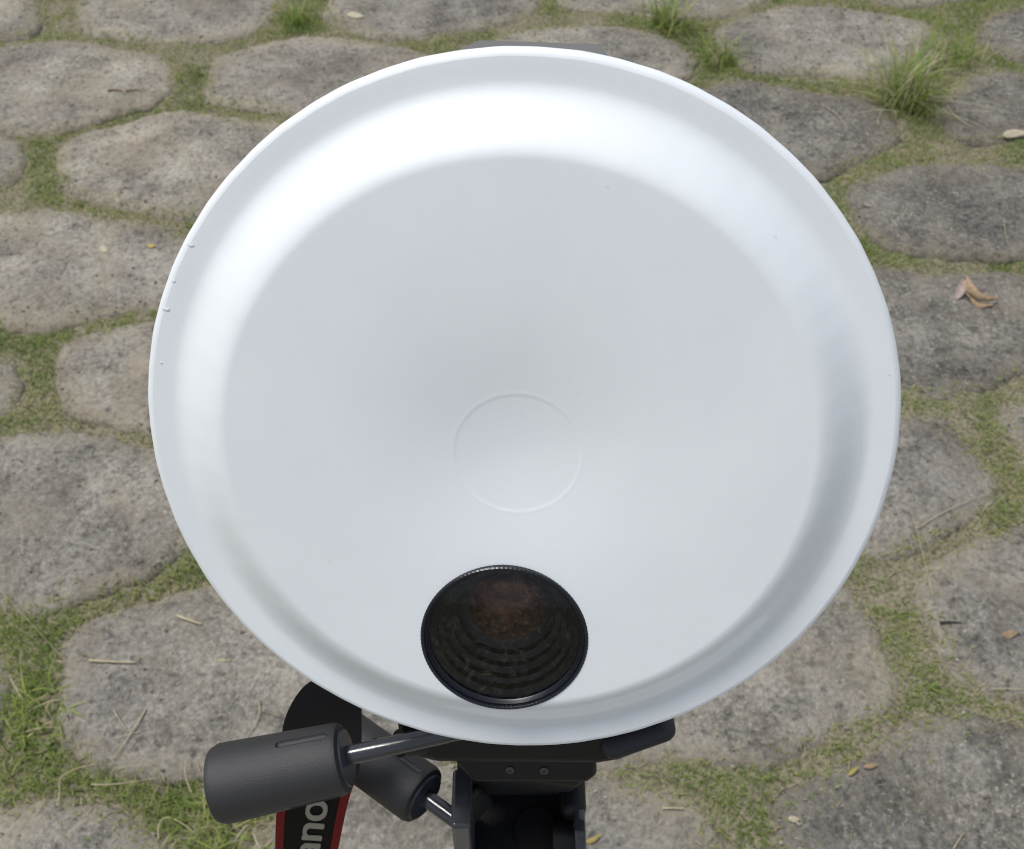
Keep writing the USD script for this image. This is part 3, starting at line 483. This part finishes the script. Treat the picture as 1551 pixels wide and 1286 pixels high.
lip = [(.1500 - .0034 + .0034 * math.sin(q), -.00047 - .0034 + .0034 * math.cos(q)) for q in np.linspace(.12, math.pi / 2, 7)] + [(.1500, -.006), (.1497, -.012), (.1488, -.0135), (.1476, -.0125), (.1470, -.006), (.1455, -.0035)]
back = [(x, zz - .0022) for x, zz in reversed(front) if x < .144]
wob = lambda t: 1 + .0012 * np.sin(3 * t + 1) + .0007 * np.sin(7 * t) + .0004 * np.sin(31 * t + 2) + .0003 * np.sin(67 * t)
lid_mesh = lathe(front + lip + back, 320, wob=wob)
LU, LV = -.0052, -.0835
lid = thing('plastic_lid', 'round white plastic bucket lid with raised centre, held before the camera', 'lid', loc=O)
hole = m3.Manifold.cylinder(.06, .0338, .0338, 96).translate((LU, LV, -.03))
lid_mesh = tm(m3.Manifold(m3.Mesh(np.asarray(lid_mesh.vertices, np.float32), np.asarray(lid_mesh.faces, np.uint32))) - hole)
obj('lid_body', moved(lid_mesh, LID), white_plastic, lid, smooth=50)
nick_mat = plain('nick_white', (.86, .87, .86), .5)
for px, py, sz in ((283, 368, .0018), (256, 423, .0013), (244, 466, .0021), (237, 548, .0009), (1354, 566, .0006)):
    px, py = px + (785 - px) * .012, py + (625 - py) * .012; base = at(px, py, .40); d0 = (CAM - base) / np.linalg.norm(CAM - base); tt = ((O - N * .0003 - base) @ N) / (d0 @ N); c = base + d0 * tt
    s_ = trimesh.creation.icosphere(1, sz * .48); s_.vertices *= RNG.uniform(.5, 1.1, (len(s_.vertices), 1)); s_.apply_transform(np.diag([1.5, .9, .10, 1])); obj('edge_nick', moved(s_, frame(c, U, V, N)), nick_mat, lid, smooth=True)

# camera behind the lid, its lens through the hole
def lens_part(prof, n=96, wob=None): return moved(lathe(prof, n, wob=wob), frame(P(LU, LV, 0), U, V, N))
camera = thing('dslr_camera', 'black camera with battery grip, its lens looking out through the lid', 'camera', loc=P(LU, LV, -.06))
knurl = lambda t: 1 + .0016 * np.sin(t * 120)
obj('filter_ring', lens_part([(.0335, .0095), (.0335, .0125), (.0338, .0130), (.0347, .0132), (.0352, .0127), (.0353, .010), (.0353, -.004), (.0335, -.004), (.0335, .0095)], 540, knurl), ring_black, camera, smooth=40)
obj('lens_rim', lens_part([(.0336, .0112), (.0333, .0118), (.0329, .0118), (.0324, .0108), (.0321, .0102), (.0319, .0100), (.0319, .002), (.0336, .002), (.0336, .0112)]), ring_black, camera, smooth=40)
dome_ = [(x, .0094 + .0014 * (1 - (x / .0321) ** 2)) for x in np.linspace(0, .0321, 14)]
obj('front_glass', lens_part(dome_), front_glass, camera, smooth=True)
obj('lens_tube', lens_part([(.0320, .0085), (.0290, .0065), (.0288, .0030), (.0268, .0020), (.0266, -.0015), (.0242, -.0030), (.0240, -.0065), (.0215, -.008), (.0213, -.0115), (.0185, -.0135), (.0160, -.0145), (.0160, -.030), (.0325, -.030), (.0325, .0085)]), tube_black, camera, smooth=20)
obj('inner_glass_painted_reflection', lens_part([(x, -.0135 + .0065 * (1 - (x / .0172) ** 2)) for x in np.linspace(0, .0172, 12)]), inner_glass_painted_reflection, camera, smooth=True)
obj('lens_barrel', lens_part([(.0330, -.010), (.0330, -.0022), (.034, -.002), (.0345, -.006), (.0345, -.030), (.0355, -.031), (.0355, -.048), (.0345, -.049), (.0345, -.066), (0, -.066)]), black_plastic, camera)
def bx(size, c, rr): return moved(tm(rbox(size, rr, 24)), frame(P(*c), U, V, N))
def on_plane(px, py, n_):
    r_ = at(px, py, 1.0) - CAM; return CAM + r_ * (((O + N * n_ - CAM) @ N) / (r_ @ N))
def hull(pix, n0, n1, rr):
    return tm(m3.Manifold.batch_hull([m3.Manifold.sphere(rr, 20).translate(tuple(map(float, on_plane(x, y, n0) + N * dn))) for x, y in pix for dn in (0, n1 - n0)]))
bd = hull([(618, 1060), (624, 1104), (640, 1126), (664, 1132), (905, 1134), (930, 1130), (962, 1118), (982, 1100), (990, 1078), (990, 990), (646, 990)], -.080, -.118, .0072)
obj('camera_body', bd, black_plastic, camera, smooth=40)
obj('prism_housing', bx((.058, .036, .056), (LU, LV + .068, -.096), .010), black_plastic, camera, smooth=40)
flash = thing('flash_gun', 'grey flash gun head peeping over the top rim of the lid', 'flash', loc=P(LU, LV + .10, -.09))
obj('flash_foot', bx((.022, .016, .022), (LU, LV + .092, -.096), .003), black_plastic, flash, smooth=40)
obj('flash_body', bx((.060, .090, .040), (-.004, .055, -.098), .006), black_plastic, flash, smooth=40)
hd = m3.Manifold.batch_hull([m3.Manifold.sphere(.002, 12).translate((x, y, zz)) for x, y in ((-.0310, -.026), (.0310, -.026), (.0310, .0125), (-.0310, .0125), (.0265, .0172), (-.0265, .0172)) for zz in (-.045, .045)])
obj('flash_head', moved(tm(hd), frame(P(.0035, .1279, -.075), U * .9998 - V * .03, V * .9998 + U * .03, N)), flash_grey, flash, smooth=40)

# tripod
tripod = thing('tripod', 'black tripod with pan head and two dark grey handle grips under the lid', 'tripod', loc=(P(0, -.25, -.1)[0], P(0, -.25, -.1)[1], 0))
obj('quick_plate', hull([(706, 1130), (893, 1130), (893, 1152), (706, 1152)], -.086, -.120, .003), black_plastic, tripod, smooth=40)
obj('platform', hull([(702, 1150), (892, 1150), (893, 1166), (886, 1172), (722, 1172)], -.084, -.122, .004), black_plastic, tripod, smooth=40)
lv0, lv1 = on_plane(930, 1128, -.074), on_plane(1003, 1104, -.074)
obj('release_lever', tm(m3.Manifold.batch_hull([m3.Manifold.sphere(q_r, 24).scale((1, 1, .7)).translate(tuple(map(float, q_))) for q_, q_r in ((lv0, .0078), (lv0 - N * .012, .0078), (lv1, .0072), (lv1 - N * .012, .0072))])), lever_navy, tripod, smooth=40)
D0 = at(784, 1252, .655)
XH, YH, ZH = np.array([1.0, 0, 0]), np.array([0, 1.0, 0]), np.array([0, 0, 1.0])
dr = frame(D0, XH, YH, ZH)
obj('pan_drum', moved(lathe([(0, -.075), (.034, -.075), (.036, -.072), (.040, -.060), (.0405, -.012), (.0395, -.0065), (.033, -.005), (.0325, -.003), (.0318, -.001), (.0305, 0), (0, 0)], 80), dr), black_plastic, tripod)
obj('drum_edge_highlight', moved(lathe([(.0312, -.0012), (.0322, -.0004), (.0328, -.0012), (.0320, -.0040), (.0312, -.0012)], 80), dr), rod_metal, tripod)  # added lighter ring, imitates light caught along the edge of the drum
obj('pan_cap', moved(lathe([(0, -.004), (.0148, -.004), (.015, .002), (.014, .0035), (0, .0035)], 48), frame(D0 + XH * .012 + YH * -.003, XH, YH, ZH)), black_matte, tripod)
def wbox(c, size, rr): return moved(tm(rbox(size, rr, 16)), frame(c, XH, YH, ZH))
obj('tilt_neck', tm(m3.Manifold.batch_hull([m3.Manifold.sphere(.006, 14).translate(tuple(map(float, q))) for q in (on_plane(708, 1156, -.1), on_plane(868, 1176, -.1), on_plane(712, 1156, -.115), on_plane(868, 1176, -.115), D0 + [-.034, .030, -.012], D0 + [.030, .030, -.012], D0 + [-.030, .06, -.012], D0 + [.028, .06, -.012])])), black_plastic, tripod, smooth=40)
LP_ = at(701, 1250, .606)
obj('side_plate', wbox(LP_ + [0, .006, -.012], (.0110, .034, .080), .0025), rod_metal, tripod, smooth=40, label='left side plate in glossy dark metal')
obj('side_lug', tm(m3.Manifold.batch_hull([m3.Manifold.sphere(.0045, 12).translate(tuple(map(float, q))) for q in (at(701, 1216, .61), at(718, 1198, .615), at(735, 1212, .635), at(712, 1240, .64))])), black_plastic, tripod, smooth=40)
for sx_, sy_ in ((772, 1166), (824, 1167)):
    obj('screw', moved(lathe([(0, -.003), (.0022, -.003), (.0024, .0006), (.0016, .0012), (.0005, .0012), (.0004, .0006), (0, .0006)], 20), frame(on_plane(sx_, sy_, -.0800), U, V, N)), rod_metal, tripod)
KN = at(876, 1272, .640)
obj('tilt_knob', moved(lathe([(0, -.004), (.020, -.004), (.022, -.003), (.0225, 0), (.022, .0028), (.020, .0035), (0, .0035)], 60, wob=lambda t: 1 + .015 * np.sin(t * 20)), frame(KN, YH, ZH, XH)), rod_metal, tripod)
obj('knob_collar', moved(lathe([(0, -.010), (.0125, -.010), (.013, .003), (0, .003)], 40), frame(KN + [-.006, 0, 0], YH, ZH, XH)), black_plastic, tripod)
obj('lock_knob', moved(tm(rbox((.016, .040, .034), .007, 20)), frame(at(866, 1200, .655), XH, YH, ZH)), black_plastic, tripod, smooth=40)
def grip(c0, r0, c1, r1, slot_up, name_label):
    T = axis_frame(c0, c1); L = np.linalg.norm(c1 - c0)
    body = m3.Manifold.revolve(m3.CrossSection([[(0, 0), (r0 - .0035, 0), (r0 - .001, .0012), (r0, .004), (r1, L - .005), (r1 - .0015, L - .0012), (r1 - .005, L), (0, L)]]), 72)
    Ti = np.linalg.inv(T); su = (Ti[:3, :3] @ slot_up); su[2] = 0; su /= np.linalg.norm(su)
    for k in range(3):
        an = k * 2 * math.pi / 3; d = np.array([su[0] * math.cos(an) - su[1] * math.sin(an), su[0] * math.sin(an) + su[1] * math.cos(an), 0])
        sl = m3.Manifold.batch_hull([m3.Manifold.sphere(.0022, 10).translate(tuple(map(float, d * (r0 + .0004) + [0, 0, .0065]))), m3.Manifold.sphere(.0022, 10).translate(tuple(map(float, d * (r0 + (r1 - r0) * .42 + .0002) + [0, 0, L * .42])))])
        body = body - sl
    obj('handle_grip', moved(tm(body), T), grip_foam, tripod, smooth=35, label=name_label)
    obj('grip_cap', moved(lathe([(0, -.0012), (r0 - .0042, -.0012), (r0 - .0034, .0004), (r0 - .0034, .003), (0, .003)], 56), T), grip_end, tripod)
    return T
up1 = np.array([0, .35, 1.0]) + DN * -.3
g0, g1 = at(524, 1145, .540), at(327, 1189, .543)
grip(g0 + DN * .0008, .0186, g1, .0206, -FW * .6 - DN + RT * .15, 'upper handle grip pointing left')
obj('handle_rod', tube([g0 + (g0 - g1) * t for t in (-.02, .3, .62, 1.4)], .0050, 20), rod_metal, tripod)
h0, h1 = at(643, 1207, .628), at(470, 1082, .672)
grip(h0, .0184, h1, .0188, -FW * .5 - DN, 'lower handle grip behind the upper one')
obj('handle_rod', tube([h0 + (h0 - h1) * t for t in (-.02, .1, .2, .275)], .0052, 20), rod_metal, tripod)
obj('rod_joint', tube([at(605, 1126, .555), at(640, 1122, .565)], .0075, 16), black_plastic, tripod)
base = D0 + [0, 0, -.075]
obj('centre_column', tube([base + [0, 0, .005], base + [0, 0, -.02], base + [0, 0, -.42]], .0145, 24), black_plastic, tripod)
obj('leg_collar', moved(lathe([(0, -.05), (.034, -.05), (.038, -.044), (.038, -.008), (.030, 0), (0, 0)], 40), frame(base + [0, 0, -.03], XH, YH, ZH)), black_plastic, tripod)
for k in range(3):
    an = math.pi / 2 + k * 2 * math.pi / 3; d = np.array([math.cos(an), math.sin(an), 0]); s0 = base + d * .032 + [0, 0, -.055]; s1 = np.array([base[0], base[1], 0]) + d * .36 + [0, 0, .03]
    lg = obj('leg', tube([s0, s0 + (s1 - s0) * .55], .0125, 20), black_plastic, tripod)
    obj('leg_tube', tube([s0 + (s1 - s0) * .53, s1], .0100, 20), rod_metal, lg); obj('leg_clamp', tube([s0 + (s1 - s0) * .52, s0 + (s1 - s0) * .57], .0155, 20), black_plastic, lg)
    obj('rubber_foot', tube([s1, s1 + (s1 - s0) * .022, s1 + (s1 - s0) * .032], [.013, .0135, .011], 20), black_matte, lg)

# neck strap
strap = thing('camera_strap', 'black and red neck strap with white lettering hanging behind the upper grip', 'strap', loc=at(480, 1150, .59))
def slab(pix, dfun, thick):
    p = sg.Polygon(chaikin(np.array(pix, float), 2)); ring = np.array(p.exterior.coords)[:-1]; n = len(ring)
    f3 = np.array([at(x, y, dfun(y)) for x, y in ring]); b3 = f3 + FW * thick
    v2, f = trimesh.creation.triangulate_polygon(p, engine='earcut'); 
    v = np.vstack([[at(x, y, dfun(y)) for x, y in v2], [at(x, y, dfun(y)) + FW * thick for x, y in v2], f3, b3]); k = len(v2); a = np.arange(n); b = np.roll(a, -1); o = 2 * k
    f = np.vstack([f, f[:, ::-1] + k, np.stack([o + a, o + b, o + n + b], 1), np.stack([o + a, o + n + b, o + n + a], 1)])
    m = trimesh.Trimesh(v, f, process=False); m.merge_vertices(); m.fix_normals(); return m
obj('strap_end', slab([(424, 1196), (426, 1130), (427, 1106), (433, 1082), (447, 1055), (463, 1036), (490, 1024), (520, 1020), (546, 1020), (547, 1022), (547, 1080), (547, 1130), (540, 1196)], lambda y: .598 - (1196 - y) / 176 * .03, .003), strap_vinyl, strap, smooth=30)
UL, UR, LL_, LR = at(425, 1185, .592), at(538, 1185, .592), at(416.5, 1300, .700), at(510, 1300, .700)
tail = LL_ + (LL_ - UL) * 2.2 + [0, 0, -.05], LR + (LR - UR) * 2.2 + [0, 0, -.05]
ea, eb = spline([UL, LL_, tail[0]], 40), spline([UR, LR, tail[1]], 40)
sn = np.cross(eb[0] - ea[0], ea[4] - ea[0]); sn /= np.linalg.norm(sn); sn = sn if sn @ (CAM - ea[0]) > 0 else -sn
def band(w0, w1, lift, thick):
    a, b = ea + (eb - ea) * w0 + sn * lift, ea + (eb - ea) * w1 + sn * lift; c, d = a - sn * thick, b - sn * thick; n = len(a); v = np.vstack([a, b, c, d]); f = []
    for i in range(n - 1):
        for p_, q_ in ((0, 1), (1, 3), (3, 2), (2, 0)):
            f += [[p_ * n + i, q_ * n + i, q_ * n + i + 1], [p_ * n + i, q_ * n + i + 1, p_ * n + i + 1]]
    f += [[0, 2 * n, 3 * n], [0, 3 * n, n], [n - 1, 3 * n - 1, 4 * n - 1], [n - 1, 4 * n - 1, 2 * n - 1]]
    m = trimesh.Trimesh(v, f, process=False); m.fix_normals(); return m
obj('strap_band', band(.13, .87, 0, .0018), strap_cloth, strap, smooth=30)
obj('red_edge', band(0, .128, .0004, .0024), strap_red, strap, smooth=30); obj('red_edge', band(.872, 1, .0004, .0024), strap_red, strap, smooth=30)
tx = meshkit.text_mesh('Canon', .0150, .0005, True)
al = (UL + UR - LL_ - LR); al /= np.linalg.norm(al); lf_ = (UL - UR); lf_ -= al * (lf_ @ al); lf_ /= np.linalg.norm(lf_)
tv = tx.vertices.copy(); wd = tv[:, 0].max()
anchor = (at(478, 1228, .632) + at(478, 1228, .632)) / 2
mid = UL + (UR - UL) * .5; anchor = mid - al * .037
tx.vertices = anchor + np.outer((tv[:, 0] - wd) * (.205 / wd) + .048, al) + np.outer(tv[:, 1] * 1.05 - .0075, lf_) + np.outer(tv[:, 2] + .0003, sn)
tx.fix_normals(); obj('lettering', tx, strap_letter, strap, smooth=False)
